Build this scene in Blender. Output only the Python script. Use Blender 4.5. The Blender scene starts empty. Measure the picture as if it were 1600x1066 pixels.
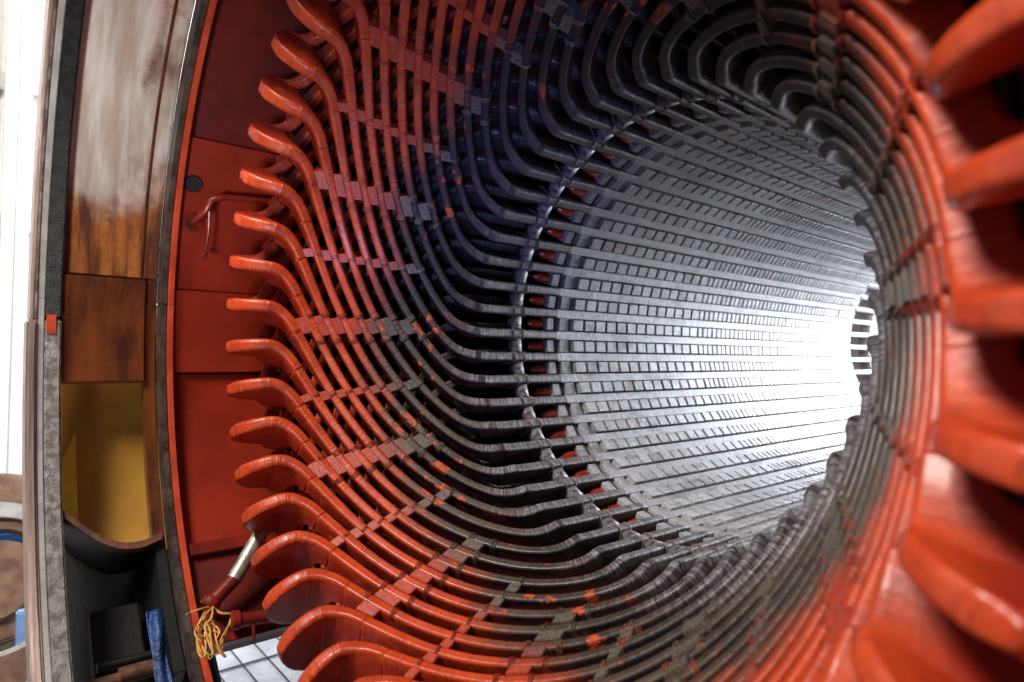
import bpy, bmesh, math, random
from mathutils import Vector, Matrix, noise
random.seed(7)
S = bpy.context.scene
C = S.collection
RAD = math.radians

# ------------------------------------------------------------------ camera
cam_d = bpy.data.cameras.new('camera')
cam = bpy.data.objects.new('camera', cam_d); C.objects.link(cam)
yaw, pitch, roll = 0.859034, -0.013308, 0.041764
fw = Vector((-math.sin(yaw)*math.cos(pitch), math.cos(yaw)*math.cos(pitch), math.sin(pitch)))
rt = Vector((math.cos(yaw), math.sin(yaw), 0)); up = rt.cross(fw)
r2 = rt*math.cos(roll) + up*math.sin(roll); u2 = -rt*math.sin(roll) + up*math.cos(roll)
M = Matrix((r2, u2, -fw)).transposed().to_4x4()
M.translation = Vector((1.84023, -2.79487, -0.07101))
cam.matrix_world = M
cam_d.sensor_width = 36; cam_d.lens = 1021.6/1600*36
cam_d.clip_start = 0.02; cam_d.clip_end = 200
cam_d.dof.use_dof = True; cam_d.dof.focus_distance = 3.3; cam_d.dof.aperture_fstop = 1.1
S.camera = cam

# ------------------------------------------------------------------ world: pale daylight of the hall, bright above, dim below
W = bpy.data.worlds.new('World'); S.world = W; W.use_nodes = True
nt = W.node_tree; nt.nodes.clear()
wo = nt.nodes.new('ShaderNodeOutputWorld'); bg = nt.nodes.new('ShaderNodeBackground')
tc = nt.nodes.new('ShaderNodeTexCoord'); sx = nt.nodes.new('ShaderNodeSeparateXYZ')
rp = nt.nodes.new('ShaderNodeValToRGB'); mr = nt.nodes.new('ShaderNodeMapRange')
mr.inputs['From Min'].default_value = -1; mr.inputs['From Max'].default_value = 1
nt.links.new(tc.outputs['Generated'], sx.inputs[0]); nt.links.new(sx.outputs['Z'], mr.inputs['Value'])
nt.links.new(mr.outputs[0], rp.inputs[0]); nt.links.new(rp.outputs[0], bg.inputs['Color']); nt.links.new(bg.outputs[0], wo.inputs[0])
cr = rp.color_ramp
cr.elements[0].position = 0.0; cr.elements[0].color = (.03, .035, .05, 1)
cr.elements[1].position = 1.0; cr.elements[1].color = (.50, .50, .54, 1)
e = cr.elements.new(.46); e.color = (.012, .014, .02, 1)
e = cr.elements.new(.54); e.color = (.03, .035, .05, 1)
e = cr.elements.new(.75); e.color = (.20, .21, .25, 1)
bg.inputs['Strength'].default_value = 0.55

def area(name, loc, target, sx_, sy_, power, col):
    l = bpy.data.lights.new(name, 'AREA'); l.shape = 'RECTANGLE'; l.size = sx_; l.size_y = sy_
    l.energy = power; l.color = col
    o = bpy.data.objects.new(name, l); C.objects.link(o); o.location = loc
    o.rotation_euler = (Vector(target)-Vector(loc)).to_track_quat('-Z', 'Y').to_euler()
    return o
# bright hall opening beyond the far end of the bore
area('far_hall_light', (1.9, 10.0, 1.9), (-.2, 4.2, -.5), 6.8, 5.4, 3800, (.86, .92, 1.0))
area('end_wall_fill', (0, 10.4, 6.0), (0, 13.0, .0), 6.0, 1.5, 1800, (.95, .97, 1.0))  # unseen lamp added to whiten the end wall and lift the bore
# high hall windows in front of the machine (behind the camera, to its left)
area('window_light', (-.1, -6.9, 5.8), (-.8, -1.2, -.7), 2.6, 1.8, 1080, (1.0, .92, .84))
# cool daylight from low doorway on the right front
area('doorway_light', (4.6, -5.0, -1.9), (-1.0, -.5, .95), 1.2, 1.2, 9, (.30, .40, 1.0)).data.spread = RAD(27)
area('plate_spot_fill', (2.6, -5.4, -1.6), (-2.1, -2.25, .95), 1.0, 1.0, 10, (1.0, .95, .88)).data.spread = RAD(30)  # added spot with no real source, brightens the steel plate
# unseen lamp added to whiten the hall wall far left
area('wall_fill_light', (-4.7, .7, 5.2), (-6.5, -2.2, -1.2), 3.0, 2.0, 230, (1.0, .97, .92)).data.spread = RAD(125)

S.view_settings.view_transform = 'Standard'; S.view_settings.look = 'None'
S.view_settings.gamma = 1; S.view_settings.use_curve_mapping = False
S.view_settings.exposure = 0.0
S.render.engine = 'CYCLES'

# ------------------------------------------------------------------ node helpers
class NT:
    def __init__(s, name):
        s.m = bpy.data.materials.new(name); s.m.use_nodes = True
        s.t = s.m.node_tree; s.b = s.t.nodes['Principled BSDF']
    def n(s, typ, **kw):
        o = s.t.nodes.new(typ)
        for k, v in kw.items(): setattr(o, k, v)
        return o
    def set(s, sock, v):
        if isinstance(v, bpy.types.NodeSocket): s.t.links.new(v, sock)
        elif isinstance(v, (tuple, list)) and sock.type == 'RGBA': sock.default_value = (*v[:3], 1)
        else: sock.default_value = v
    def math(s, op, a, b=0.0, c=0.0, clamp=False):
        o = s.n('ShaderNodeMath', operation=op); o.use_clamp = clamp
        s.set(o.inputs[0], a); s.set(o.inputs[1], b); s.set(o.inputs[2], c); return o.outputs[0]
    def mix(s, f, a, b, mode='MIX'):
        o = s.n('ShaderNodeMix', data_type='RGBA', blend_type=mode)
        s.set(o.inputs[0], f); s.set(o.inputs[6], a); s.set(o.inputs[7], b); return o.outputs[2]
    def rng(s, v, a, b, c=0., d=1., smooth=True):
        o = s.n('ShaderNodeMapRange'); o.interpolation_type = 'SMOOTHSTEP' if smooth else 'LINEAR'
        s.set(o.inputs[0], v)
        for i, q in enumerate((a, b, c, d)): o.inputs[1+i].default_value = q
        return o.outputs[0]
    def noise(s, vec, scale, detail=4, rough=.55, dist=0.):
        o = s.n('ShaderNodeTexNoise'); s.set(o.inputs['Vector'], vec)
        o.inputs['Scale'].default_value = scale; o.inputs['Detail'].default_value = detail
        o.inputs['Roughness'].default_value = rough; o.inputs['Distortion'].default_value = dist
        return o.outputs[0]
    def scaled(s, vec, sc, loc=None):
        o = s.n('ShaderNodeMapping'); s.set(o.inputs[0], vec); o.inputs['Scale'].default_value = sc
        if loc is not None: s.set(o.inputs['Location'], loc)
        return o.outputs[0]
    def pos(s): return s.n('ShaderNodeNewGeometry').outputs['Position']
    def obj(s): return s.n('ShaderNodeTexCoord').outputs['Object']
    def uv(s): return s.n('ShaderNodeTexCoord').outputs['UV']
    def xyz(s, v):
        o = s.n('ShaderNodeSeparateXYZ'); s.set(o.inputs[0], v); return o.outputs
    def rand(s): return s.n('ShaderNodeObjectInfo').outputs['Random']
    def bump(s, h, strength=.3, dist=.01):
        o = s.n('ShaderNodeBump'); o.inputs['Strength'].default_value = strength; o.inputs['Distance'].default_value = dist
        s.set(o.inputs['Height'], h); s.t.links.new(o.outputs[0], s.b.inputs['Normal'])
    def out(s, col=None, rough=None, metal=None, coat=None, spec=None):
        if col is not None: s.set(s.b.inputs['Base Color'], col)
        if rough is not None: s.set(s.b.inputs['Roughness'], rough)
        if metal is not None: s.set(s.b.inputs['Metallic'], metal)
        if coat is not None: s.set(s.b.inputs['Coat Weight'], coat); s.b.inputs['Coat Roughness'].default_value = .15
        if spec is not None: s.set(s.b.inputs['Specular IOR Level'], spec)
        return s.m

ORANGE = (.53, .058, .010)
def coil_material(name, kind):
    t = NT(name)
    p = t.pos(); y = t.xyz(p)[1]
    uvx = t.xyz(t.uv()); u, v = uvx[0], uvx[1]
    rnd = t.rand()
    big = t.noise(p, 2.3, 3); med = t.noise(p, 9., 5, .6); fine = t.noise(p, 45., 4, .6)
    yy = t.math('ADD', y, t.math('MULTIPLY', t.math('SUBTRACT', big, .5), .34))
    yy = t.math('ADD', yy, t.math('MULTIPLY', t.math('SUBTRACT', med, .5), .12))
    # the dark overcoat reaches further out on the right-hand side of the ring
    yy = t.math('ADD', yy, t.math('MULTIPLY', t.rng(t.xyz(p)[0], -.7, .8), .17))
    # inner-facing side of the bar: v is near .5
    vd = t.math('ABSOLUTE', t.math('SUBTRACT', v, .5))
    inner = t.rng(vd, .13, .24, 1., 0.)
    red = t.mix(t.rng(med, .35, .7), ORANGE, (.42, .038, .008))
    red = t.mix(t.rng(fine, .5, .8, 0., .12), red, (.22, .02, .01))
    red = t.mix(inner, t.mix(t.rng(fine, .4, .7, 0., .3), (.36, .024, .008), (.26, .018, .008)), red)
    side = t.mix(t.rng(med, .4, .7), (.17, .016, .010), (.06, .010, .008))
    dark = t.mix(t.rng(fine, .3, .75), (.066, .049, .036), (.018, .014, .013))
    dark = t.mix(t.rng(big, .4, .65, 0., .6), dark, (.105, .074, .048))
    # top-of-ring shade painted in: downward faces near black, upward faces brown
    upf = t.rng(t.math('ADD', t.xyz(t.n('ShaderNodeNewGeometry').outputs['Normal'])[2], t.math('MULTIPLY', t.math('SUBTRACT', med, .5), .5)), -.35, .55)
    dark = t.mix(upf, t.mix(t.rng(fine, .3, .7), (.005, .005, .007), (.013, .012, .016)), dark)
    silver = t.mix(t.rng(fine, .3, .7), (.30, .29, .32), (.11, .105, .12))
    silver = t.mix(upf, t.mix(.85, silver, (.03, .03, .035)), silver)  # tape gets the same painted shade on faces turned down
    # wraps of tape across the bar
    uvv = t.n('ShaderNodeCombineXYZ'); t.set(uvv.inputs[0], u); t.set(uvv.inputs[1], t.math('MULTIPLY', v, .06)); t.set(uvv.inputs[2], rnd)
    wr = t.noise(t.scaled(uvv.outputs[0], (150, 22, 40)), 1.0, 3, .65)
    wr2 = t.noise(t.scaled(uvv.outputs[0], (260, 30, 40)), 1.0, 2, .5)
    stripe = t.rng(wr, .46, .56)
    silver = t.mix(t.math('MULTIPLY', stripe, .92), silver, (.030, .018, .020))
    # dark overcoat on inner faces, side faces keep a dull red
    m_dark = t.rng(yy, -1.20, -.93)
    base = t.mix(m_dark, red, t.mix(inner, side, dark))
    # bare orange patches where the overcoat missed
    pm = t.n('ShaderNodeCombineXYZ'); t.set(pm.inputs[0], t.math('MULTIPLY', u, 14.)); t.set(pm.inputs[1], t.math('MULTIPLY', v, 5.)); t.set(pm.inputs[2], t.math('MULTIPLY', rnd, 50.))
    patch = t.math('ADD', t.math('MULTIPLY', t.noise(p, 5.0, 2), .55), t.math('MULTIPLY', t.noise(pm.outputs[0], 1., 6, .65), .45))
    patch = t.math('MULTIPLY', t.rng(patch, .575, .60), t.rng(t.xyz(p)[0], .9, .1, .15, 1.))
    patch = t.math('MULTIPLY', patch, t.rng(yy, -.66, -.78))
    base = t.mix(patch, base, t.mix(t.rng(fine, .4, .65), (.62, .085, .018), (.36, .040, .014)))
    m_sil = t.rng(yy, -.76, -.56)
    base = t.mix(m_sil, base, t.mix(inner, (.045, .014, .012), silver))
    # dirt rings across the wound tape
    base = t.mix(t.math('MULTIPLY', t.rng(wr2, .60, .68), .55), base, (.05, .010, .006))
    base = t.mix(t.math('MULTIPLY', t.rng(t.noise(p, 4.5, 6, .7), .5, .75), .45), base, (.10, .035, .022))
    rough = t.math('ADD', .38, t.math('MULTIPLY', t.rng(yy, -1.1, -.9), .12))
    rough = t.math('ADD', rough, t.math('MULTIPLY', t.math('SUBTRACT', fine, .5), .25))
    bumpk = t.math('MULTIPLY', t.rng(yy, -1.25, -.75, .7, 1.1), wr)
    h = t.math('ADD', bumpk, t.math('MULTIPLY', fine, .35)); h = t.math('ADD', h, t.math('MULTIPLY', wr2, .25))
    t.bump(h, .7, .007)
    return t.out(base, rough, 0., .18, .5)
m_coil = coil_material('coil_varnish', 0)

def block_material():
    t = NT('lashed_block'); p = t.pos(); y = t.xyz(p)[1]
    big = t.noise(p, 2.3, 3); fine = t.noise(t.scaled(t.obj(), (30, 140, 140)), 1., 4, .6); med = t.noise(p, 12., 4)
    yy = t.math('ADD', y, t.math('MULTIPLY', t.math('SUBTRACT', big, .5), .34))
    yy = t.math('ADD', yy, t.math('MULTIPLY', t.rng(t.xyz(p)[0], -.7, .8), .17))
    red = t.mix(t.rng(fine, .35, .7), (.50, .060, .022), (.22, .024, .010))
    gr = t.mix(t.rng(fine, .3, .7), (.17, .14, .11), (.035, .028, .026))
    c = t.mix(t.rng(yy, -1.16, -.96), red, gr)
    t.bump(fine, .45, .005)
    return t.out(c, .45, 0., .15)
m_block = block_material()
def cord_material():
    t = NT('lashing_cord'); p = t.pos(); y = t.xyz(p)[1]
    n_ = t.noise(p, 60, 3)
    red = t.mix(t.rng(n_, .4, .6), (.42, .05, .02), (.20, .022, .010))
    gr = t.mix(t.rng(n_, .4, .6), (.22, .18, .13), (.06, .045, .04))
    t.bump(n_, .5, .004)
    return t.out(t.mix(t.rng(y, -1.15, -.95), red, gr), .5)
m_cord = cord_material()
def simple(name, a, b, scale=8., rough=.5, metal=0., bump=.2, bd=.005, coat=0., sc=(1, 1, 1), detail=5, lo=.35, hi=.65):
    t = NT(name); p = t.scaled(t.obj(), sc)
    n_ = t.noise(p, scale, detail, .6); n2 = t.noise(p, scale*7, 4, .6)
    c = t.mix(t.rng(n_, lo, hi), a, b)
    c = t.mix(t.rng(n2, .45, .8, 0., .3), c, tuple(q*.4 for q in a))
    r = t.math('ADD', rough, t.math('MULTIPLY', t.math('SUBTRACT', n2, .5), .3))
    t.bump(t.math('ADD', n_, n2), bump, bd)
    return t.out(c, r, metal, coat)
m_tie = simple('silver_tie_tape', (.26, .25, .27), (.05, .04, .045), 30, .3, 0., .9, .01, .4, (1, .4, 1))
m_white_cord = simple('pale_cord', (.36, .30, .26), (.16, .11, .09), 40, .5)
m_finger = simple('red_finger_varnish', (.42, .045, .016), (.25, .02, .010), 12, .22, 0., .15, .004, .6)
m_black = simple('plain_black', (.010, .009, .009), (.004, .004, .004), 6, .6)  # also colours the added cone that darkens the coil gaps
m_red = simple('red_frame_paint', (.30, .022, .006), (.22, .015, .005), 3.0, .42, 0., .14, .004, .1)
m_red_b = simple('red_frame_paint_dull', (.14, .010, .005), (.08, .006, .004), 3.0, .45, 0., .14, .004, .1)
m_maroon = simple('maroon_pipe_paint', (.22, .018, .010), (.12, .012, .008), 9, .32, 0., .2, .004, .3)
m_lip = simple('orange_lip_paint', (.55, .075, .025), (.38, .04, .015), 7, .4)
m_gasket = simple('worn_brown_gasket', (.025, .015, .011), (.085, .055, .042), 14, .55, .2, .6, .008, 0, (1, .5, 1))
def core_material():
    t = NT('core_grey_varnish')
    at = t.n('ShaderNodeAttribute', attribute_name='tone').outputs['Fac']
    p = t.obj(); n_ = t.noise(p, 14, 5, .6); f = t.noise(p, 90, 4, .65)
    c = t.mix(t.rng(at, 0., 1., 0., 1., False), (.40, .40, .42), (.58, .58, .61))
    pk = t.math('MULTIPLY', t.rng(t.math('FRACT', t.math('MULTIPLY', at, 7.31)), .80, .84), t.rng(n_, .42, .6))
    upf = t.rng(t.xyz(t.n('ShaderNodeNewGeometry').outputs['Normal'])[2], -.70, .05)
    c = t.mix(upf, t.mix(.7, c, (.05, .052, .06)), c)  # painted shade: teeth darker facing down, paler facing up
    c = t.mix(t.math('MULTIPLY', pk, .5), c, (.38, .20, .18))
    c = t.mix(t.rng(f, .52, .64, 0., .65), c, (.045, .04, .045))
    c = t.mix(t.math('MULTIPLY', t.rng(t.noise(t.scaled(t.pos(), (1, .55, 1)), 5.0, 6, .7), .50, .68), .6), c, (.05, .045, .05))
    t.bump(t.math('ADD', f, n_), .65, .006)
    return t.out(c, t.math('ADD', .42, t.math('MULTIPLY', f, .22)), .15, .2)
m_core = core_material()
def wedge_material():
    t = NT('slot_wedge_varnish'); p = t.pos(); o = t.obj()
    n_ = t.noise(t.scaled(o, (1, 5, 1)), 13, 5, .6); f = t.noise(o, 95, 4, .65)
    c = t.mix(t.rng(n_, .35, .65), (.46, .46, .485), (.30, .30, .32))
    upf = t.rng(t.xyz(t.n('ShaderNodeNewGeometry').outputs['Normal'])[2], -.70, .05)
    c = t.mix(upf, t.mix(.6, c, (.05, .052, .06)), c)  # shade painted into wedges that face down
    c = t.mix(t.rng(f, .52, .66, 0., .55), c, (.05, .045, .05))
    c = t.mix(t.math('MULTIPLY', t.rng(t.noise(t.scaled(p, (1, .55, 1)), 5.0, 6, .7), .50, .68), .6), c, (.06, .055, .06))
    rings = t.math('MULTIPLY', t.noise(t.scaled(o, (2, 60, 2)), 1., 2), t.rng(t.xyz(p)[1], .9, .2))
    t.bump(t.math('ADD', t.math('ADD', n_, f), rings), .8, .007)
    return t.out(c, .46, .1, .15)
m_wedge = wedge_material()
m_core_dark = simple('core_duct_steel', (.010, .008, .008), (.03, .009, .008), 10, .5)
def steel_rust():
    t = NT('polished_steel_with_rust'); p = t.obj()
    n_ = t.noise(t.scaled(p, (1, 1.2, .8)), 2.0, 6, .65); f = t.noise(p, 40, 5, .7); m = t.noise(t.scaled(p, (1, 6, .8)), 2.4, 4, .6)
    z = t.xyz(t.pos())[2]; y = t.xyz(t.pos())[1]
    k = t.math('ADD', n_, t.rng(z, 1.05, .1, -.22, .20)); k = t.math('ADD', k, t.rng(y, -2.2, -2.04, 0., .20))
    rust = t.rng(k, .40, .66)
    rc = t.mix(t.rng(m, .35, .65), (.50, .17, .040), (.12, .035, .018)); rc = t.mix(t.rng(f, .5, .75, 0., .6), rc, (.04, .016, .014))
    c = t.mix(rust, t.mix(t.rng(m, .3, .7), (.88, .86, .82), (.55, .46, .38)), rc)  # pale cream stands in for the hall's reflection in the steel
    t.bump(f, .12, .003)
    return t.out(c, t.math('ADD', .34, t.math('MULTIPLY', rust, .04)), t.math('SUBTRACT', .35, t.math('MULTIPLY', rust, .15)), .3)
m_steel = steel_rust()
m_rust = simple('rusty_brown_plate', (.30, .085, .022), (.085, .028, .018), 3.2, .34, .5, .3, .004, .35, (1, 1.8, .6), 7)
m_amber = simple('amber_painted_board', (.52, .27, .04), (.38, .17, .03), 1.6, .4, 0., .06)
m_yellow = simple('yellow_paint', (.80, .58, .03), (.70, .46, .02), 3, .4)
m_cast_black = simple('black_cast_flange', (.020, .022, .024), (.05, .052, .055), 24, .5, .1, 1., .02, .1)
m_cast_grey = simple('grey_cast_flange', (.50, .48, .46), (.22, .20, .19), 26, .6, .1, 1., .02)
m_band = simple('machined_pale_band', (.52, .40, .36), (.30, .20, .17), 5, .38, .5, .25, .004, 0, (.3, 14, .3))
m_brown_edge = simple('brown_rusted_edge', (.09, .050, .035), (.30, .24, .21), 15, .6, .1, .8, .01)
m_darkmetal = simple('near_black_metal', (.003, .003, .003), (.008, .006, .005), 9, .5)  # near-black tone only; shared by cavity, shelf, box and web
m_rust_pipe = simple('rust_spotted_pipe', (.16, .06, .03), (.05, .022, .015), 20, .55)
m_galv = simple('bare_galvanised_tube', (.55, .54, .46), (.30, .29, .22), 16, .35, .6)
m_wire = simple('yellow_wire_sleeve', (.72, .42, .10), (.55, .28, .06), 20, .45)
m_blue = simple('blue_tarp', (.012, .06, .22), (.006, .03, .12), 4, .45, 0., .6, .03)
m_white = simple('white_wall_sheet', (.82, .82, .80), (.74, .73, .70), 1.2, .6)
m_floor = simple('concrete_floor', (.10, .10, .105), (.07, .07, .075), 2., .6)
m_bluemach = simple('blue_machine_paint', (.05, .16, .45), (.03, .09, .28), 4, .4)
m_brownmach = simple('brown_worn_steel', (.28, .17, .11), (.14, .08, .06), 6, .4, .3)
m_grey = simple('light_grey_steel', (.55, .54, .52), (.38, .37, .36), 8, .4, .3)
m_dkline = simple('dark_ink', (.03, .04, .07), (.05, .06, .10), 8, .7)
m_cream = simple('cream_sacking', (.62, .55, .40), (.40, .34, .24), 6, .8)

# ------------------------------------------------------------------ object helpers
def link(name, me, mat, parent=None):
    o = bpy.data.objects.new(name, me); C.objects.link(o)
    if mat is not None and len(me.materials) == 0: me.materials.append(mat)
    if parent is not None: o.parent = parent
    return o
def mesh(verts, faces, smooth=True, uvs=None, name='mesh', tone=None):
    me = bpy.data.meshes.new(name); me.from_pydata([tuple(v) for v in verts], [], faces)
    if smooth: me.polygons.foreach_set('use_smooth', [True]*len(me.polygons))
    if uvs is not None:
        l = me.uv_layers.new(name='UVMap'); d = []
        for f in uvs: 
            for q in f: d += [q[0], q[1]]
        l.data.foreach_set('uv', d)
    if tone is not None:
        a = me.attributes.new('tone', 'FLOAT', 'FACE'); a.data.foreach_set('value', tone)
    me.update(); return me
def empty(name, label, cat, loc=(0, 0, 0), group=None, roty=0):
    o = bpy.data.objects.new(name, None); C.objects.link(o); o.location = loc
    o.rotation_euler = (0, roty, 0); o.empty_display_size = .05
    o['label'] = label; o['category'] = cat
    if group: o['group'] = group
    return o
def tag(o, label, cat, group=None):
    o['label'] = label; o['category'] = cat
    if group: o['group'] = group
    return o
def P(r, a, y):                       # a in degrees: 0 = left of the axis, positive downwards
    a = RAD(a); return Vector((-r*math.cos(a), y, -r*math.sin(a)))
class MB:
    def __init__(s): s.v = []; s.f = []; s.t = []
    def add(s, v, f, tone=0.):
        n = len(s.v); s.v += [tuple(q) for q in v]; s.f += [tuple(i+n for i in q) for q in f]; s.t += [tone]*len(f)
    def box8(s, c, tone=0.):          # 8 corners: bottom 0-3, top 4-7
        s.add(c, [(3,2,1,0),(4,5,6,7),(0,1,5,4),(1,2,6,5),(2,3,7,6),(3,0,4,7)], tone)
    def box(s, a, b, tone=0.):
        (x0,y0,z0),(x1,y1,z1) = a, b
        s.box8([(x0,y0,z0),(x1,y0,z0),(x1,y1,z0),(x0,y1,z0),(x0,y0,z1),(x1,y0,z1),(x1,y1,z1),(x0,y1,z1)], tone)
    def polar(s, r0, r1, a0, a1, y0, y1, n=1, tone=0.):   # curved brick
        vs, fs = [], []
        for i in range(n+1):
            a = a0+(a1-a0)*i/n
            vs += [P(r0,a,y0), P(r0,a,y1), P(r1,a,y1), P(r1,a,y0)]
        for i in range(n):
            b = 4*i
            for j in range(4): fs.append((b+j, b+(j+1)%4, b+4+(j+1)%4, b+4+j))
        fs += [(3,2,1,0), (4*n,4*n+1,4*n+2,4*n+3)]
        s.add(vs, fs, tone)
    def tube(s, pts, r, seg=10, closed=False):
        pts = [Vector(p) for p in pts]; n = len(pts); vs, fs = [], []; prev = None
        for i, p in enumerate(pts):
            t = ((pts[(i+1)%n] if (closed or i < n-1) else p)-(pts[i-1] if (closed or i > 0) else p)).normalized()
            if prev is None: nn = t.orthogonal().normalized()
            else: nn = (prev-t*prev.dot(t)).normalized()
            prev = nn; bb = t.cross(nn); rr_ = r[i] if isinstance(r, (list, tuple)) else r
            for j in range(seg):
                q = 2*math.pi*j/seg; vs.append(p+nn*math.cos(q)*rr_+bb*math.sin(q)*rr_)
        m = n if closed else n-1
        for i in range(m):
            for j in range(seg):
                a = i*seg+j; b = i*seg+(j+1)%seg; c = ((i+1)%n)*seg+(j+1)%seg; d = ((i+1)%n)*seg+j
                fs.append((a, b, c, d))
        if not closed: fs.append(tuple(range(seg))[::-1]); fs.append(tuple((n-1)*seg+j for j in range(seg)))
        s.add(vs, fs)
    def lathe(s, prof, c, ax=(0,0,1), seg=48):
        ax = Vector(ax).normalized(); u = ax.orthogonal().normalized(); w = ax.cross(u); c = Vector(c); vs, fs = [], []
        for (r, h) in prof:
            for j in range(seg):
                q = 2*math.pi*j/seg; vs.append(c+ax*h+(u*math.cos(q)+w*math.sin(q))*r)
        for i in range(len(prof)-1):
            for j in range(seg): fs.append((i*seg+j, i*seg+(j+1)%seg, (i+1)*seg+(j+1)%seg, (i+1)*seg+j))
        s.add(vs, fs)
    def build(s, name, mat, parent=None, smooth=False, bevel=0., tone=False, off=None, segs=2):
        v = s.v if off is None else [Vector(q)-Vector(off) for q in s.v]
        me = mesh(v, s.f, smooth, None, name, s.t if tone else None)
        if bevel > 0 or smooth:
            bm = bmesh.new(); bm.from_mesh(me); bmesh.ops.recalc_face_normals(bm, faces=bm.faces)
            if bevel > 0:
                es = [e_ for e_ in bm.edges if len(e_.link_faces) == 2 and e_.calc_face_angle(0) > .6]
                bmesh.ops.bevel(bm, geom=es, offset=bevel, segments=segs, affect='EDGES', clamp_overlap=True)
            bm.to_mesh(me); bm.free()
            if smooth: me.set_sharp_from_angle(angle=.7)
        return link(name, me, mat, parent)

def lerp_tab(tab, x):
    if x <= tab[0][0]: return tab[0][1]
    for (a, b), (c, d) in zip(tab, tab[1:]):
        if x <= c: return b+(d-b)*(x-a)/(c-a)
    return tab[-1][1]

# ================================================================== stator core
A0, NS, PITCH, LEN = -79.16+1.1, 48, 7.5, 4.27
WID, DEP = .050, .115
core = empty('stator_core', 'grey slotted steel bore with rows of small square teeth, centre', 'stator core', (0, 0, 0))
edges = []
y = .150
while y < 1.5: edges.append((y, y+.087)); y += .1045
while y < LEN-.07: edges.append((y, y+.0495)); y += .0640
TO = 1.60                              # half width of a wedge, degrees
for k in range(NS):
    a = A0+PITCH*k
    c0, c1 = a+TO-.05, a+PITCH-TO-.15
    mb = MB(); rs = random.Random(k)
    for (ya, yb) in edges:
        j = rs.uniform(-.0015, .0015)
        mb.polar(.992+j, 1.06, c0+.36, c1-.06, ya, yb, 1, rs.random())
    mb.polar(1.012, 1.06, c0, c1+.1, .046, .122, 1, .35)
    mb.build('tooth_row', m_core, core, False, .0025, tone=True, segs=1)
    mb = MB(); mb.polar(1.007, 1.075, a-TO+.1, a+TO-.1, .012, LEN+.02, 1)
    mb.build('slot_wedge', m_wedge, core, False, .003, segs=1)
    mb = MB(); mb.polar(1.022, 1.13, c0+.1, c1, -.052, .004, 1, .15)
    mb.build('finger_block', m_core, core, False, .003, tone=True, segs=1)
    # pressure finger: rounded red nose standing in the gap between two coils
    am = (c0+c1)/2
    mb = MB(); pts = [P(1.075, am, -.05+0.0), P(1.070, am, -.09), P(1.074, am, -.125), P(1.092, am, -.152)]
    mb.tube(pts, [.030, .031, .028, .016], 12)
    mb.build('pressure_finger', m_finger, core, True)
mb = MB(); mb.polar(1.045, 1.12, 0, 360, .0, LEN, 144); mb.build('core_body', m_core_dark, core)
mb = MB(); mb.polar(1.10, 2.0, 0, 360, -.01, .03, 96); mb.build('core_end_plate', m_black, core)
mb = MB(); mb.polar(1.10, 2.0, 0, 360, LEN, LEN+.04, 96); mb.build('core_end_plate', m_black, core)
mb = MB()
n_ = 90
for (rr0, yy0) in ((1.018, .022),): mb.tube([P(rr0+.012, i*4, yy0) for i in range(n_)], .006, 6, closed=True)
mb.build('retaining_ring', m_core_dark, core, True)

# black cone added behind the coil ends to darken the gaps
def RR(y): return 1+max(0., -y-.58)*.48/.90
mb = MB(); prof = [(1.36, -.06), (1.34, -.55), (1.50, -.8), (1.72, -1.15), (1.85, -1.36), (1.88, -1.36), (1.75, -1.13), (1.53, -.78), (1.37, -.5), (1.39, -.06), (1.36, -.06)]
mb.lathe([(r, -y) for r, y in prof], (0, 0, 0), (0, -1, 0), 96)
tag(mb.build('gap_shade_cone', m_black, None, True), 'added black cone darkening the gaps behind the red coil ends', 'shade cone')

# ================================================================== coils
TH = [(0,0),(.56,0),(.60,-.25),(.652,-1.2),(.70,-2.6),(.735,-4.4),(.776,-7.2),(.843,-12.4),(.893,-16.6),(.989,-25.0),(1.09,-34.4),(1.179,-43.4),(1.277,-53.0),(1.36,-61.7),(1.40,-65.6),(1.43,-68.2),(1.46,-70.2),(1.49,-71.4),(1.53,-72.2),(1.57,-72.4),(1.60,-72.4),(1.80,-72.4)]
def smooth_tab(tab, n=220):
    xs = [tab[0][0]+(tab[-1][0]-tab[0][0])*i/n for i in range(n+1)]
    ys = [lerp_tab(tab, x) for x in xs]
    for _ in range(16): ys = [ys[0]]+[(ys[i-1]+2*ys[i]+ys[i+1])/4 for i in range(1, n)]+[ys[-1]]
    return list(zip(xs, ys))
THS = smooth_tab(TH)
def theta(s): return lerp_tab(THS, s)
KN = -72.4
def section(w, n0, n1, rad):
    # rounded rectangle; returns list of (b, n, v) ; n0 inner, n1 outer; v=.5 centre of the inner face
    rad = min(rad, w*.499, abs(n1-n0)*.499); pts = []
    hw = w/2
    def arc(cb, cn, a0, a1, k=4):
        for i in range(k+1):
            q = RAD(a0+(a1-a0)*i/k); pts.append((cb+rad*math.cos(q), cn+rad*math.sin(q)))
    e = .08                            # holding points keep the flats flat
    fb = (hw-rad)*(1-e); fn = (abs(n1-n0)/2-rad)*(1-e); mn = (n0+n1)/2
    pts.append((fb, n1)); arc(hw-rad, n1-rad, 90, 0)
    pts.extend([(hw, mn+fn), (hw, mn), (hw, mn-fn)])
    arc(hw-rad, n0+rad, 0, -90)
    pts.extend([(fb, n0), (0, n0), (-fb, n0)])
    arc(-hw+rad, n0+rad, -90, -180)
    pts.extend([(-hw, mn-fn), (-hw, mn), (-hw, mn+fn)])
    arc(-hw+rad, n1-rad, 180, 90); pts.append((-fb, n1))
    return pts
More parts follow.
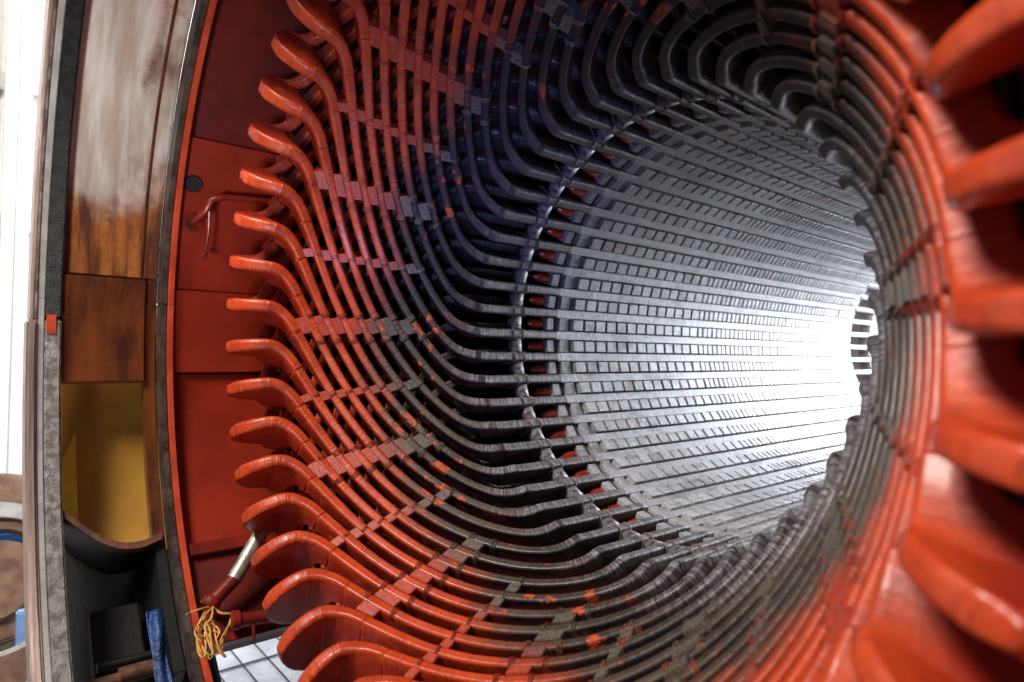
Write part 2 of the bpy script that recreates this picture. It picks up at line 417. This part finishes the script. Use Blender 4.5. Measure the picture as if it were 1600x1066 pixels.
def sweep(ctr, nrm, sec, wob=0.0, seed=0):
    n = len(ctr); vs, fs, uvs = [], [], []; L = 0; m = len(sec(0))
    Ls = []; vv = [i/(m) for i in range(m+1)]
    for i in range(n):
        p = ctr[i]; t = (ctr[min(i+1, n-1)]-ctr[max(i-1, 0)]).normalized()
        nn = nrm[i]; nn = (nn-t*nn.dot(t)).normalized(); b = t.cross(nn)
        if i: L += (p-ctr[i-1]).length
        Ls.append(L)
        for (bb, q) in sec(i): 
            w = 0 if not wob else wob*noise.noise(Vector((L*38+seed*9, bb*12, q*12)))
            vs.append(p+b*(bb*(1+w))+nn*(q+w*.004))
    # v by perimeter fraction: inner-face centre index -> .5
    s0 = sec(0); per = [0]
    for j in range(m): per.append(per[-1]+math.dist(s0[j], s0[(j+1) % m]))
    ci = min(range(m), key=lambda j: abs(s0[j][0])+1e3*(s0[j][1] > min(q[1] for q in s0)+1e-6))
    def vof(d): return (d-per[ci])/per[-1]+.5
    for i in range(n-1):
        for j in range(m):
            a, b_, c, d = i*m+j, i*m+(j+1) % m, (i+1)*m+(j+1) % m, (i+1)*m+j
            fs.append((a, b_, c, d)); v0, v1 = vof(per[j]), vof(per[j+1])
            uvs.append([(Ls[i], v0), (Ls[i], v1), (Ls[i+1], v1), (Ls[i+1], v0)])
    fs.append(tuple(range(m))[::-1]); uvs.append([(0, .5)]*m)
    fs.append(tuple((n-1)*m+j for j in range(m))); uvs.append([(L, .5)]*m)
    return vs, fs, uvs
LOC = P(1.0, 0, 0)                     # local origin of a coil: where it leaves its slot
def bar_mesh(name, s0, s1, off, sgn, width, dep, n, wob=.05, seed=0, step_w=None):
    ctr, nrm = [], []
    for i in range(n+1):
        s = s0+(s1-s0)*i/n
        r = RR(-s)+off; a = theta(s) if sgn > 0 else 2*KN-theta(s)
        ctr.append(P(r, a, -s)-LOC)
        sl = .48/.9 if s > .58 else 0.
        sl *= min(1., max(0., (s-.58)/.1)); sl *= min(1., max(0., (1.42-s)/.14))
        if sgn > 0:
            nv = (P(1, a, 0)+Vector((0, sl, 0))).normalized(); nrm.append(nv)
            ctr[-1] = P(RR(-s)+.001, a, -s)-LOC+nv*(off-.001)
        else:
            nrm.append((P(1, a, 0)+Vector((0, sl*.9, 0))).normalized())
            ctr[-1] = P(RR(-s)+off+.10*max(0, min(1, (s-.7)/.7)), a, -s)-LOC
    def sec(i):
        s = s0+(s1-s0)*i/n
        wk = 1-.16*min(1, max(0, (s-.62)/.14))*min(1, max(0, (1.41-s)/.12))
        return section(width*wk, -dep/2, dep/2, .0125)
    v, f, u = sweep(ctr, nrm, sec, wob, seed)
    return mesh(v, f, True, u, name)
R_IN = [(1.40,1.4425),(1.44,1.459),(1.48,1.478),(1.52,1.486),(1.56,1.492),(1.60,1.508),(1.64,1.542),(1.67,1.582),(1.69,1.625),(1.705,1.69)]
R_OUT = [(1.40,1.5525),(1.44,1.578),(1.465,1.66),(1.49,1.80),(1.52,1.862),(1.56,1.868),(1.60,1.852),(1.64,1.818),(1.67,1.780),(1.69,1.742),(1.705,1.70)]
def loop_mesh():
    # the flat end turn: a bar that widens into a long paddle and closes in a round tip
    ctr, nrm, secs = [], [], []
    n = 64; s0, s1 = 1.418, 1.7045
    for i in range(n+1):
        q = i/n; q = q*.62/.6 if q < .6 else .62+.38*(1-(1-(q-.6)/.4)**1.7)
        s = s0+(s1-s0)*q
        r0 = sum(lerp_tab(R_IN, s+d) for d in (-.008, 0, .008))/3 if s < 1.68 else lerp_tab(R_IN, s)
        r1 = sum(lerp_tab(R_OUT, s+d) for d in (-.010, 0, .010))/3 if s < 1.68 else lerp_tab(R_OUT, s)
        w = WID+.013*min(1, max(0, (s-1.42)/.10))
        if s > 1.6 and r1-r0 < .12: w *= .30+.70*max(0, (r1-r0)/.12)**.5
        a = theta(s)
        rc = sum(lerp_tab(R_IN, min(s, 1.56)+d) for d in (-.02, -.01, 0, .01, .02))/5+DEP/2
        ctr.append(P(rc, a, -s)-LOC); nrm.append(P(1, a, 0)); secs.append((w, r0-rc, r1-rc))
    sec = lambda i: section(secs[i][0], secs[i][1], secs[i][2], .0125+.010*min(1, i/20))
    v, f, u = sweep(ctr, nrm, sec, .03, 3)
    return mesh(v, f, True, u, 'end_loop')
me_in = bar_mesh('inner_bar', -.02, 1.42, DEP/2+.004, 1, WID, DEP, 260)
me_out = bar_mesh('outer_bar', .02, 1.47, DEP/2+.20, -1, WID, DEP*.9, 150)
me_loop = loop_mesh()
# short round neck joining the paddle to the outer bar
def neck_mesh():
    mb = MB(); pts = []
    for i in range(9):
        q = i/8; s = 1.60-.16*q
        a = KN if q < .3 else 2*KN-theta(s)
        pts.append(P(1.80-.01*q, 2*KN-theta(s), -s)-LOC)
    mb.tube(pts, .034, 12)
    me = mesh(mb.v, mb.f, True, None, 'loop_neck'); me.uv_layers.new(name='UVMap'); return me
me_neck = neck_mesh()
# spacer rows stand every 15 degrees around the basket; thick lashed rows alternate with thin ones
def s_at(th):
    lo, hi = .6, 1.5
    for _ in range(40):
        m = (lo+hi)/2
        if theta(m) > th: lo = m
        else: hi = m
    return (lo+hi)/2
coil_angles = [A0+PITCH*k for k in range(NS)]
def frame_at(s, da=0.):
    a = theta(s)+da; e_ = .004
    p = P(RR(-s), a, -s); t = (P(RR(-s-e_), theta(s+e_)+da, -s-e_)-p).normalized()
    nn = P(1, a, 0)+Vector((0, .48, 0)); nn = (nn-t*nn.dot(t)).normalized(); return p, t, nn, t.cross(nn)
def block_between(th, thick, rs):
    # block between this coil and its neighbour with the next slot angle, at local angle th
    s = s_at(th); s2 = s_at(th-PITCH)
    p, t, nn, b = frame_at(s)
    q, t2, n2, b2 = frame_at(s2, PITCH)
    mid = (p+q)/2; w = (q-p); t = (t+t2).normalized(); nn = (nn+n2).normalized()
    nn = (nn-t*nn.dot(t)).normalized(); b = t.cross(nn)
    wd = abs(w.dot(b))-WID*.84+.008
    if wd < .012: wd = .012
    hl = .050 if thick else .024
    hl *= rs.uniform(.85, 1.15); dn0 = rs.uniform(-.005, .002) if thick else rs.uniform(-.002, .006); dn1 = .085
    w2 = w-nn*w.dot(nn); w2 = b*w2.dot(b); mid = mid
    c = []
    for dn in (dn0, dn1):
        for (x, y_) in ((-1, -1), (1, -1), (1, 1), (-1, 1)):
            sh = t*(w.dot(t)*.5*x*.8) * (1 if b.dot(w) > 0 else -1) * .35
            c.append(mid+b*(x*wd/2)+t*(y_*hl)+sh+nn*dn-LOC)
    return c
def make_block_mesh(c):
    mb = MB(); mb.box8(c); me = mesh(mb.v, mb.f, False, None, 'spacer_block')
    bm = bmesh.new(); bm.from_mesh(me); bmesh.ops.recalc_face_normals(bm, faces=bm.faces)
    bmesh.ops.bevel(bm, geom=list(bm.edges), offset=.003, segments=2, affect='EDGES', clamp_overlap=True)
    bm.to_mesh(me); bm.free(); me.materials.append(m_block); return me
def helix(pl, turns, r):
    # one cord wound several turns round a bar; pl(u, k) gives point k of the section at turn position u
    m = 30; mb = MB(); mb.tube([pl(i/m, i % m) for i in range(int(turns*m)+1)], r, 5); return mb
SEC = section(WID*.84+.007, -.003, DEP+.006, .017)
def sec_pt(k, m=30):
    per = [0]
    for j in range(len(SEC)): per.append(per[-1]+math.dist(SEC[j], SEC[(j+1) % len(SEC)]))
    d = per[-1]*k/m
    for j in range(len(SEC)):
        if d <= per[j+1]:
            f_ = (d-per[j])/max(1e-9, per[j+1]-per[j]); a, b = SEC[j], SEC[(j+1) % len(SEC)]
            return a[0]+(b[0]-a[0])*f_, a[1]+(b[1]-a[1])*f_
    return SEC[0]
def lash_mesh(s, turns):
    def pl(u, k):
        p, t, nn, b = frame_at(s); x, z = sec_pt(k); return p+nn*.001-LOC+b*x+nn*z+t*(u*.0085)
    mb = helix(pl, turns, .0022)
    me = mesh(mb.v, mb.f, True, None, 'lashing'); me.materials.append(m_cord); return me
protos = {}
for cls in range(4):
    th0 = A0+PITCH*cls                  # global angle of a coil of this class (same modulo 30 degrees)
    blocks = []; lm = []; rs = random.Random(cls)
    for nrow in range(-10, 14):
        g = 3.2+15.2*0+15*nrow; th = g-th0
        thick = (nrow % 2 == 0)
        if not (-69.5 < th < -8.5): continue
        if th-PITCH < -70.3: continue
        if th > -9: continue
        blocks.append(make_block_mesh(block_between(th, thick, rs)))
        s = s_at(th)
        if thick:
            lm.append(lash_mesh(s-.036, 3)); lm.append(lash_mesh(s+.020, 3))
        else: lm.append(lash_mesh(s+rs.uniform(-.006, .004), 2))
    protos[cls] = (blocks, lm)
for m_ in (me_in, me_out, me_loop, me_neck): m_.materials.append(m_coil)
# tie block near the core and pale cords round the straight part
mb = MB(); mb.polar(1.012, 1.09, 1.3, 6.2, -.325, -.262, 1)
me_tie = mesh([Vector(q)-LOC for q in mb.v], mb.f, False, None, 'tie_block')
bm = bmesh.new(); bm.from_mesh(me_tie); bmesh.ops.recalc_face_normals(bm, faces=bm.faces)
bmesh.ops.bevel(bm, geom=list(bm.edges), offset=.009, segments=3, affect='EDGES', clamp_overlap=True); bm.to_mesh(me_tie); bm.free()
me_tie.polygons.foreach_set('use_smooth', [True]*len(me_tie.polygons)); me_tie.materials.append(m_tie)
def tie_cord_mesh(yy):
    def pl(u, k):
        x, z = sec_pt(k); x *= 1.17; return P(1.004, 0, yy)-LOC+Vector((0, 0, -1))*x+Vector((-1, 0, 0))*z+Vector((0, u*.006+x*.06, 0))
    mb = helix(pl, 2, .0026); me = mesh(mb.v, mb.f, True, None, 'tie_cord'); me.materials.append(m_white_cord); return me
me_cords = [tie_cord_mesh(-.334), tie_cord_mesh(-.262)]
# far end of the same coil
me_far = bar_mesh('far_bar', -.02, 1.5, DEP/2+.004, 1, WID, DEP, 110); me_far.materials.append(m_coil)
def side_word(a):                       # where the end loop stands in the picture
    a = (a+180) % 360-180
    return a
ordn = ['first','second','third','fourth','fifth','sixth','seventh','eighth','ninth','tenth','eleventh','twelfth','thirteenth','fourteenth','fifteenth','sixteenth','seventeenth','eighteenth','nineteenth','twentieth']
loops = sorted([( (coil_angles[k]+KN+180) % 360-180, k) for k in range(NS)])
labels = {}
left = [k for (a, k) in loops if -56 <= a <= 72]           # loops seen at the left, top to bottom
for i, k in enumerate(left):
    labels[k] = 'orange-red coil with flat paddle loop, %s loop down the left side' % ordn[i]
right = sorted([((coil_angles[k]+KN) % 360, k) for k in range(NS) if 150 <= (coil_angles[k]+KN) % 360 <= 215], reverse=True)
for i, (a, k) in enumerate(right):
    labels[k] = 'blurred red coil end near the lens, %s loop down the right edge' % ordn[i]
bot = sorted([((coil_angles[k]+KN+180) % 360-180, k) for k in range(NS) if k not in labels and 0 < (coil_angles[k]+KN+180) % 360-180 <= 180])
for i, (a, k) in enumerate(bot):
    labels[k] = 'red coil at the bottom of the ring, %s past the bottom-left loops' % ordn[i]
rest = [k for k in range(NS) if k not in labels]
rest.sort(key=lambda k: (coil_angles[k]+KN) % 360, reverse=True)
for i, k in enumerate(rest):
    labels[k] = 'dark coil over the top of the ring, %s past the upper-left loops' % ordn[i]
for k in range(NS):
    a = coil_angles[k]
    c = empty('stator_coil', labels[k], 'coil', P(1.0, a, 0), 'lashed stator coils around the bore', -RAD(a))
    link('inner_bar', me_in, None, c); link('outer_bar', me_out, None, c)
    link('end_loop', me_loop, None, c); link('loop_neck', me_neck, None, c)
    f = link('far_bar', me_far, None, c); f.scale = (1, -1, 1); f.location = (0, LEN, 0)
    link('tie_block', me_tie, None, c); [link('tie_cord', q_, None, c) for q_ in me_cords]
    blocks, lm = protos[k % 4]
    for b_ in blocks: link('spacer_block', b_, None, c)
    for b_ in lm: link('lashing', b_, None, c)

# ================================================================== red frame round the coil ends
fr = empty('machine_housing', 'round red steel housing enclosing the coil ends, rusty at its left rim', 'machine housing', (0, -1.9, 0))
OFF = (0, -1.9, 0)
def arc_part(name, mat, r0, r1, a0, a1, y0, y1, par=fr, bevel=.004, off=OFF):
    mb = MB(); mb.polar(r0, r1, a0, a1, y0, y1, max(2, int(abs(a1-a0)/2))); return mb.build(name, mat, par, True, bevel, off=off)
arc_part('shell_leak_blocker', m_darkmetal, 2.092, 2.098, -120, 51.1, -1.93, .0)  # dark sleeve added behind the panels to stop light leaking through seams
arc_part('shell_leak_blocker', m_darkmetal, 2.092, 2.098, 76, 240.2, -1.93, .0)
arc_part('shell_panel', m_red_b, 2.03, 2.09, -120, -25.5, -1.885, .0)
arc_part('shell_panel', m_red, 2.015, 2.09, -25.4, -2.5, -1.885, .0)
arc_part('shell_panel', m_red, 2.00, 2.09, -2.4, 10.4, -1.885, .0)
arc_part('shell_panel', m_red, 2.03, 2.09, 10.6, 37.8, -1.885, .0)
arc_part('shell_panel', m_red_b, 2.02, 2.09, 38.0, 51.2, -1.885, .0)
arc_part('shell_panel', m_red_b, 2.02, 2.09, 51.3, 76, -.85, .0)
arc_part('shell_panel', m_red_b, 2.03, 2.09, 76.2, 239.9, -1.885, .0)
arc_part('shell_rib', m_maroon, 1.985, 2.03, 36.4, 38.2, -1.87, -.05)
arc_part('shell_rib', m_maroon, 1.985, 2.03, 49.9, 51.3, -1.87, -.05)
arc_part('front_lip', m_lip, 1.975, 2.10, 0, 360, -1.915, -1.887, bevel=.003)
arc_part('gasket_ring', m_gasket, 1.99, 2.10, 0, 360, -1.945, -1.917, bevel=.004)
# recess between rim and outer flange
arc_part('recess_leak_blocker', m_darkmetal, 2.163, 2.17, -150, 11.2, -2.44, -1.93)  # unseen sheet added to stop light leaking behind the recess plates
arc_part('recess_plate', m_steel, 2.10, 2.16, -150, -3.6, -2.372, -1.947)
arc_part('recess_plate', m_rust, 2.07, 2.16, -3.5, 11.4, -2.372, -2.005)
arc_part('recess_strip', m_rust, 2.095, 2.16, -3.5, 33.8, -2.003, -1.947)
arc_part('recess_strip', m_rust, 2.088, 2.099, -60, -3.7, -2.03, -2.018)
arc_part('recess_plate', m_darkmetal, 2.12, 2.16, 62, 210, -2.372, -1.947)
# curved bracket lip under the amber board
mb = MB(); n = 16
top, bt = [], []
for i in range(n+1):
    q = i/n; y_ = -2.37+.40*q
    an = 28.6+5.6*math.sin(min(1, q*1.45)*math.pi/2)-.9*max(0, q-.8)*4
    mb2 = None
    top.append((an, y_))
for i in range(n):
    (a0, y0), (a1, y1) = top[i], top[i+1]
    c = [P(2.06, a0, y0), P(2.06, a1, y1), P(2.46, a1, y1), P(2.46, a0, y0), P(2.06, a0+.9, y0), P(2.06, a1+.9, y1), P(2.46, a1+.9, y1), P(2.46, a0+.9, y0)]
    mb.box8([(P(2.06, a, y) if k_ in (0, 1, 4, 5) else P(2.125, a, y)) for k_, (a, y) in enumerate([(a0, y0), (a1, y1), (a1, y1), (a0, y0), (a0+.9, y0), (a1+.9, y1), (a1+.9, y1), (a0+.9, y0)])])
o = mb.build('bracket_lip', m_rust_pipe, fr, False, 0, off=OFF)
mb = MB()
for i in range(n):
    (a0, y0), (a1, y1) = top[i], top[i+1]
    mb.box8([P(2.126, a0+.1, y0), P(2.126, a1+.1, y1), P(2.46, a1+.1, y1), P(2.46, a0+.1, y0), P(2.126, a0+.8, y0), P(2.126, a1+.8, y1), P(2.46, a1+.8, y1), P(2.46, a0+.8, y0)])
mb.build('bracket_shelf', m_darkmetal, fr, False, 0, off=OFF)
# amber board and yellow strip behind the opening
def lip_angle(y_):
    q = min(1, max(0, (y_+2.37)/.40)); return 28.6+5.6*math.sin(min(1, q*1.45)*math.pi/2)-.9*max(0, q-.8)*4
def board(name, mat, r, y0, y1, top, nb=26):
    vs, fs = [], []
    for i in range(nb+1):
        y_ = y0+(y1-y0)*i/nb; a1 = lip_angle(y_)+.5
        for j in range(9):
            a_ = top(y_)+(a1-top(y_))*j/8; vs.append(P(r, a_, y_))
    for i in range(nb):
        for j in range(8): fs.append((i*9+j, (i+1)*9+j, (i+1)*9+j+1, i*9+j+1))
    m = len(vs); vs += [Vector((v.x*(r+.03)/r, v.y, v.z*(r+.03)/r)) for v in vs]
    fs += [tuple(q+m for q in f)[::-1] for f in fs]
    mb = MB(); mb.add(vs, fs); return mb.build(name, mat, fr, True, off=OFF)
board('amber_board', m_amber, 2.30, -2.425, -1.70, lambda y_: 4.)
board('yellow_stripe', m_yellow, 2.262, -2.425, -2.285, lambda y_: 25.5-8.*(y_+2.425)/.14, 8)
# dark cavity below
arc_part('cavity_back', m_darkmetal, 2.52, 2.56, 30, 53.5, -2.43, -1.70)
arc_part('cavity_side', m_darkmetal, 2.345, 2.52, 30, 53, -1.76, -1.74)
arc_part('cavity_side', m_darkmetal, 2.10, 2.52, 33, 52, -1.995, -1.947)
mb = MB(); mb.polar(2.36, 2.50, 39.5, 47, -2.25, -2.04, 3); mb.build('junction_box', m_darkmetal, fr, True, .008, off=OFF)
mb = MB(); mb.tube([P(2.24, 49.2, -2.37), P(2.24, 49.2, -2.17)], .030, 14); mb.build('cross_pipe', m_rust_pipe, fr, True, off=OFF)
mb = MB(); mb.tube([P(2.23, 49.0, -2.18), P(2.23, 49.0, -1.97)], .038, 14); mb.build('cross_pipe', m_rust_pipe, fr, True, off=OFF)
mb = MB(); mb.tube([P(2.30, 46.7, -2.25), P(2.30, 46.7, -2.0)], .022, 12); mb.build('cross_pipe', m_darkmetal, fr, True, off=OFF)
# outer flange
arc_part('flange_rim', m_cast_black, 2.04, 2.20, -170, 2.6, -2.440, -2.373, bevel=.008)
arc_part('flange_rim', m_cast_grey, 2.04, 2.20, 2.8, 190, -2.440, -2.373, bevel=.008)
arc_part('flange_groove', m_grey, 2.050, 2.20, 0, 360, -2.468, -2.442, bevel=.003)
arc_part('machined_band', m_band, 2.035, 2.20, 3, 190, -2.512, -2.470, bevel=.010)
arc_part('machined_band', m_brown_edge, 2.045, 2.20, -170, 2.9, -2.482, -2.470, bevel=.004)
arc_part('machined_band', m_band, 2.05, 2.20, -60, 2.9, -2.500, -2.483, bevel=.004)
mb = MB(); mb.polar(2.034, 2.045, 2.2, 4.8, -2.435, -2.395, 1); mb.build('orange_tag', m_lip, fr, False, .002, off=OFF)
mb = MB(); mb.polar(2.20, 2.75, 60, 330, -2.45, -2.40, 60); mb.build('outer_web', m_darkmetal, fr, off=OFF)
mb = MB(); mb.polar(2.16, 2.2, -150, 300, -2.37, -2.33, 100); 

# ---- fittings on the red shell
def cyl(px, R):                          # (design aid) point on the coaxial cylinder seen at a pixel of the photograph
    d = (r2*((px[0]-800)/1021.6)+u2*(-(px[1]-533)/1021.6)+fw)
    o_ = M.translation; a = d.x**2+d.z**2; b = o_.x*d.x+o_.z*d.z; c = o_.x**2+o_.z**2-R*R
    t = (-b+math.sqrt(b*b-a*c))/a; return o_+d*t
bp_ = empty('bent_pipe', 'thin red bent pipe entering a round socket on the shell, upper left', 'pipe', cyl((302, 348), 2.0))
B0 = cyl((302, 348), 2.0)
mb = MB(); mb.tube([cyl((300, 349), 2.01), cyl((309, 342), 1.965), cyl((322, 330), 1.94), cyl((331, 313), 1.93), cyl((345, 308), 1.93), cyl((392, 312), 1.93), cyl((470, 320), 1.93)], .017, 12)
mb.build('pipe_run', m_maroon, bp_, True, off=B0)
mb = MB(); mb.tube([cyl((327, 330), 1.93), cyl((326, 360), 1.93), cyl((323, 385), 1.925), cyl((320, 398), 1.92)], .0065, 8)
mb.build('pipe_handle', m_maroon, bp_, True, off=B0)
mb = MB(); mb.tube([cyl((320, 396), 1.94), cyl((320, 402), 1.90)], .014, 10); mb.build('handle_knob', m_maroon, bp_, True, off=B0)
q = P(1, math.degrees(math.atan2(-B0.z, -B0.x)), 0)
mb = MB(); mb.lathe([(.0, -.002), (.052, -.002), (.052, .012), (.034, .014), (.032, .004), (0, .004)], B0+q*.012, -q, 24)
mb.build('pipe_socket', m_maroon, bp_, True, off=B0)
h0 = cyl((303, 288), 2.0); q = P(1, math.degrees(math.atan2(-h0.z, -h0.x)), 0)
mb = MB(); mb.lathe([(0, .012), (.040, .012), (.046, .002), (.046, -.03)], h0+q*.013, -q, 24)
tag(mb.build('rubber_plug', m_black, None, True, off=h0), 'round black plug in the red shell above the bent pipe', 'plug').location = h0
# conduit with wires
c0, c1, c2 = cyl((398, 850), 1.86), cyl((366, 905), 1.90), cyl((328, 945), 1.93)
cd = empty('wire_conduit', 'slanting tube at lower left, bare metal above and red below', 'conduit', c2)
d = (c0-c1).normalized()
mb = MB(); mb.tube([c1-d*.002, c0+d*.18], .036, 20); mb.build('bare_sleeve', m_galv, cd, True, off=c2)
mb = MB(); mb.tube([c1, c2], .033, 20); mb.build('red_tube', m_maroon, cd, True, off=c2)
e1 = (c2-c1).normalized()
mb = MB(); mb.tube([c2-e1*.03, c2-e1*.018, c2-e1*.012, c2+e1*.012, c2+e1*.02], [.038, .044, .044, .046, .038], 20); mb.build('end_collar', m_maroon, cd, True, off=c2)
rs = random.Random(5); mb = MB()
c3 = c2+e1*.02
for i in range(11):
    ex, ey = rs.uniform(306, 352), rs.uniform(995, 1028)
    pts = [(330+rs.uniform(-6, 6), 948), (322+rs.uniform(-8, 8), 965+rs.uniform(-4, 4)), (310+rs.uniform(-6, 12), 985+rs.uniform(-8, 8)), (ex-6, ey-8), (ex+4, ey), (330+rs.uniform(-14, 18), 1000+rs.uniform(-12, 12)), (322+rs.uniform(-10, 14), 975+rs.uniform(-6, 6))]
    if i > 7: pts = [(332, 948), (345, 957+i-8), (352+i, 960), (350+i, 975), (346+i*2-16, 998), (335+i, 1018), (318+i, 1024), (306+i, 1012)]
    if i == 6: pts = [(328, 948), (312, 952), (298, 957), (291, 960)]
    w = [cyl(q_, 1.90+rs.uniform(-.02, .03)) for q_ in pts]
    # catmull-rom smoothing
    sm = []
    for j in range(len(w)-1):
        p0, p1, p2, p3 = w[max(j-1, 0)], w[j], w[j+1], w[min(j+2, len(w)-1)]
        for u_ in range(7):
            t_ = u_/7; sm.append(.5*((2*p1)+(p2-p0)*t_+(2*p0-5*p1+4*p2-p3)*t_*t_+(3*p1-p0-3*p2+p3)*t_**3))
    sm.append(w[-1]); mb.tube(sm, .0038, 6)
tag(mb.build('wire_bundle', m_wire, None, True, off=c3), 'tangle of loose yellow wires hanging out of the slanting tube', 'wires').location = c3
pb = cyl((362, 970), 1.92)
ph = empty('flanged_pipe', 'short horizontal red pipe with a collar beside the yellow wires', 'pipe', pb)
pe = cyl((450, 958), 1.92)
dd = (pe-pb).normalized()
mb = MB(); mb.tube([pb, pe+dd*.2], .030, 18); mb.build('pipe_body', m_maroon, ph, True, off=pb)
mb = MB(); mb.tube([pb-dd*.006, pb, pb+dd*.03, pb+dd*.034], [.034, .044, .044, .036], 18); mb.build('pipe_collar', m_maroon, ph, True, off=pb)
mb = MB(); mb.tube([cyl((396, 976), 1.92), cyl((397, 1000), 1.96)], .008, 8); mb.build('pipe_stem', m_maroon, ph, True, off=pb)

# ================================================================== surroundings
def gpt(px, z=None, x=None):
    d = (r2*((px[0]-800)/1021.6)+u2*(-(px[1]-533)/1021.6)+fw); o_ = M.translation
    t = (z-o_.z)/d.z if z is not None else (x-o_.x)/d.x
    return o_+d*t
mb = MB(); mb.box((-30, -30, -3.3), (30, 30, -3.2)); fl = mb.build('floor', m_floor); fl['kind'] = 'structure'
# white hall wall, ribbed sheets with posts and rails
wx = -7.5
wl = empty('hall_wall', 'overexposed white ribbed hall wall with posts and rails behind the frame, far left', 'wall', (wx, 0, -3.2))
mb = MB()
y_ = -14.
while y_ < 10:
    mb.box((wx-.06, y_, -3.2), (wx, y_+.13, 7)); mb.box((wx-.06, y_+.13, -3.2), (wx-.03, y_+.20, 7)); y_ += .20
mb.build('ribbed_sheet', m_white, wl, off=(wx, 0, -3.2))
for py in (135, 352, 590):
    z = gpt((30, py), x=wx).z
    mb = MB(); mb.box((wx, -14, z-.09), (wx+.14, 10, z+.09)); mb.build('rail', m_white, wl, False, .01, off=(wx, 0, -3.2))
for px in (12, 34):
    yq = gpt((px, 300), x=wx+.1).y
    mb = MB(); mb.box((wx+.142, yq-.06, -3.2), (wx+.24, yq+.06, 7)); mb.build('post', m_white, wl, False, .01, off=(wx, 0, -3.2))
we = empty('end_wall', 'overexposed white wall beyond the far mouth of the bore, a bright glint at centre right', 'wall', (0, 13, -3.2))
mb = MB(); x_ = -7.4
while x_ < 12: mb.box((x_, 13.0, -3.2), (x_+.26, 13.06, 7)); mb.box((x_+.26, 13.03, -3.2), (x_+.40, 13.06, 7)); x_ += .40
mb.build('ribbed_sheet', m_white, we, off=(0, 13, -3.2))
mb = MB(); mb.box((-7.4, 12.86, 1.2), (12, 12.997, 1.4)); mb.build('rail', m_white, we, False, .01, off=(0, 13, -3.2))
# turbine-like stack of discs at lower left
g0 = gpt((5, 900), x=-3.7); st = empty('disc_stack', 'stack of brown and grey machine discs on the hall floor, far left', 'machine', (g0.x, g0.y, -3.2))
def disc(name, px, R_, h, mat, prof=None, tilt=(.15, .2, 1)):
    g = gpt(px, x=-3.7); mb = MB()
    pr = prof or [(R_*.72, -h/2), (R_, -h/2), (R_*1.0, h/2), (R_*.93, h/2+.01), (R_*.72, h/2), (R_*.72, -h/2)]
    mb.lathe(pr, g, (.86, .1, .5), 64); return mb.build(name, mat, st, True, off=(g0.x, g0.y, -3.2))
disc('outer_disc', (-20, 905), .72, .10, m_brownmach)
disc('bolted_disc', (-18, 915), .62, .12, m_grey)
disc('hub_disc', (-12, 925), .34, .16, m_brownmach, [(0, .10), (.20, .10), (.22, .05), (.33, .05), (.34, -.08), (0, -.08)])
disc('bearing_disc', (-10, 905), .42, .10, m_brownmach, [(.34, .0), (.42, .0), (.42, -.1), (.34, -.1), (.34, 0)])
a_, b_ = gpt((0, 1066), x=-3.6), gpt((42, 975), x=-3.6)
mb = MB(); mb.box((-4.0, a_.y-.8, -3.2), (-3.6, b_.y, b_.z-.05))
tag(mb.build('sacking_bale', m_cream, None, False, .03), 'cream sacking bale below the machine discs, bottom left corner', 'bale')
b2 = gpt((40, 900), x=-3.55); b3 = gpt((22, 985), x=-3.55)
mb = MB(); mb.box((-4.6, a_.y-.4, b3.z-.02), (-4.2, b2.y+.3, b2.z+.15))
tag(mb.build('blue_cabinet', m_bluemach, None, False, .03), 'blue painted machine cabinet behind the discs, left edge', 'cabinet')
b4 = gpt((26, 960), x=-3.45); b5 = gpt((41, 1040), x=-3.45)
mb = MB(); mb.box((-3.54, b4.y, b5.z), (-3.46, b5.y+.02, b4.z))
tag(mb.build('small_crate', simple('pale_blue_panel', (.25, .45, .8), (.2, .38, .7), 4, .3), None, False, .01), 'small pale blue crate standing in front of the sacking bale', 'crate')
# blue tarpaulin below the flange
tp = gpt((262, 1040), x=-2.3)
mb = MB(); n = 26; vs = []; fs = []
for i in range(n+1):
    for j in range(n+1):
        y_ = -2.062+.062*i/n; an = 43+17*j/n
        vs.append(P(2.135+.010*math.sin(i*.25+j*.2)+.008*math.sin(j*.6+i*.1), an, y_))
for i in range(n):
    for j in range(n): fs.append((i*(n+1)+j, (i+1)*(n+1)+j, (i+1)*(n+1)+j+1, i*(n+1)+j+1))
mb.add(vs, fs); o = mb.build('blue_tarpaulin', m_blue, None, True); sm_ = o.modifiers.new('thick', 'SOLIDIFY'); sm_.thickness = .006
tag(o, 'crumpled blue tarpaulin hanging under the frame, bottom left', 'tarpaulin')
# pale platform with dark lines, seen through the opening under the shell
g1 = gpt((400, 1040), z=-2.6)
pf = empty('work_platform', 'white platform with dark grid lines seen below the frame, bottom left', 'platform', (g1.x, g1.y, -2.6))
mb = MB(); mb.box((g1.x-4, g1.y-3, -2.66), (g1.x+1.6, g1.y+3, -2.6)); mb.build('deck', simple('pale_deck_sheet', (.50, .53, .60), (.36, .38, .45), 3, .6), pf, off=(g1.x, g1.y, -2.6))
for i in range(30):
    yq = g1.y-2.6+i*.18; mb = MB(); mb.box((g1.x-3.5, yq, -2.597), (g1.x+1.4, yq+.008, -2.590)); mb.build('grid_bar', m_dkline, pf, off=(g1.x, g1.y, -2.6))
for i in range(8):
    xq = g1.x-2.8+i*.55; mb = MB(); mb.box((xq, g1.y-2.8, -2.589), (xq+.018, g1.y+2.8, -2.582)); mb.build('grid_bar', m_dkline, pf, off=(g1.x, g1.y, -2.6))
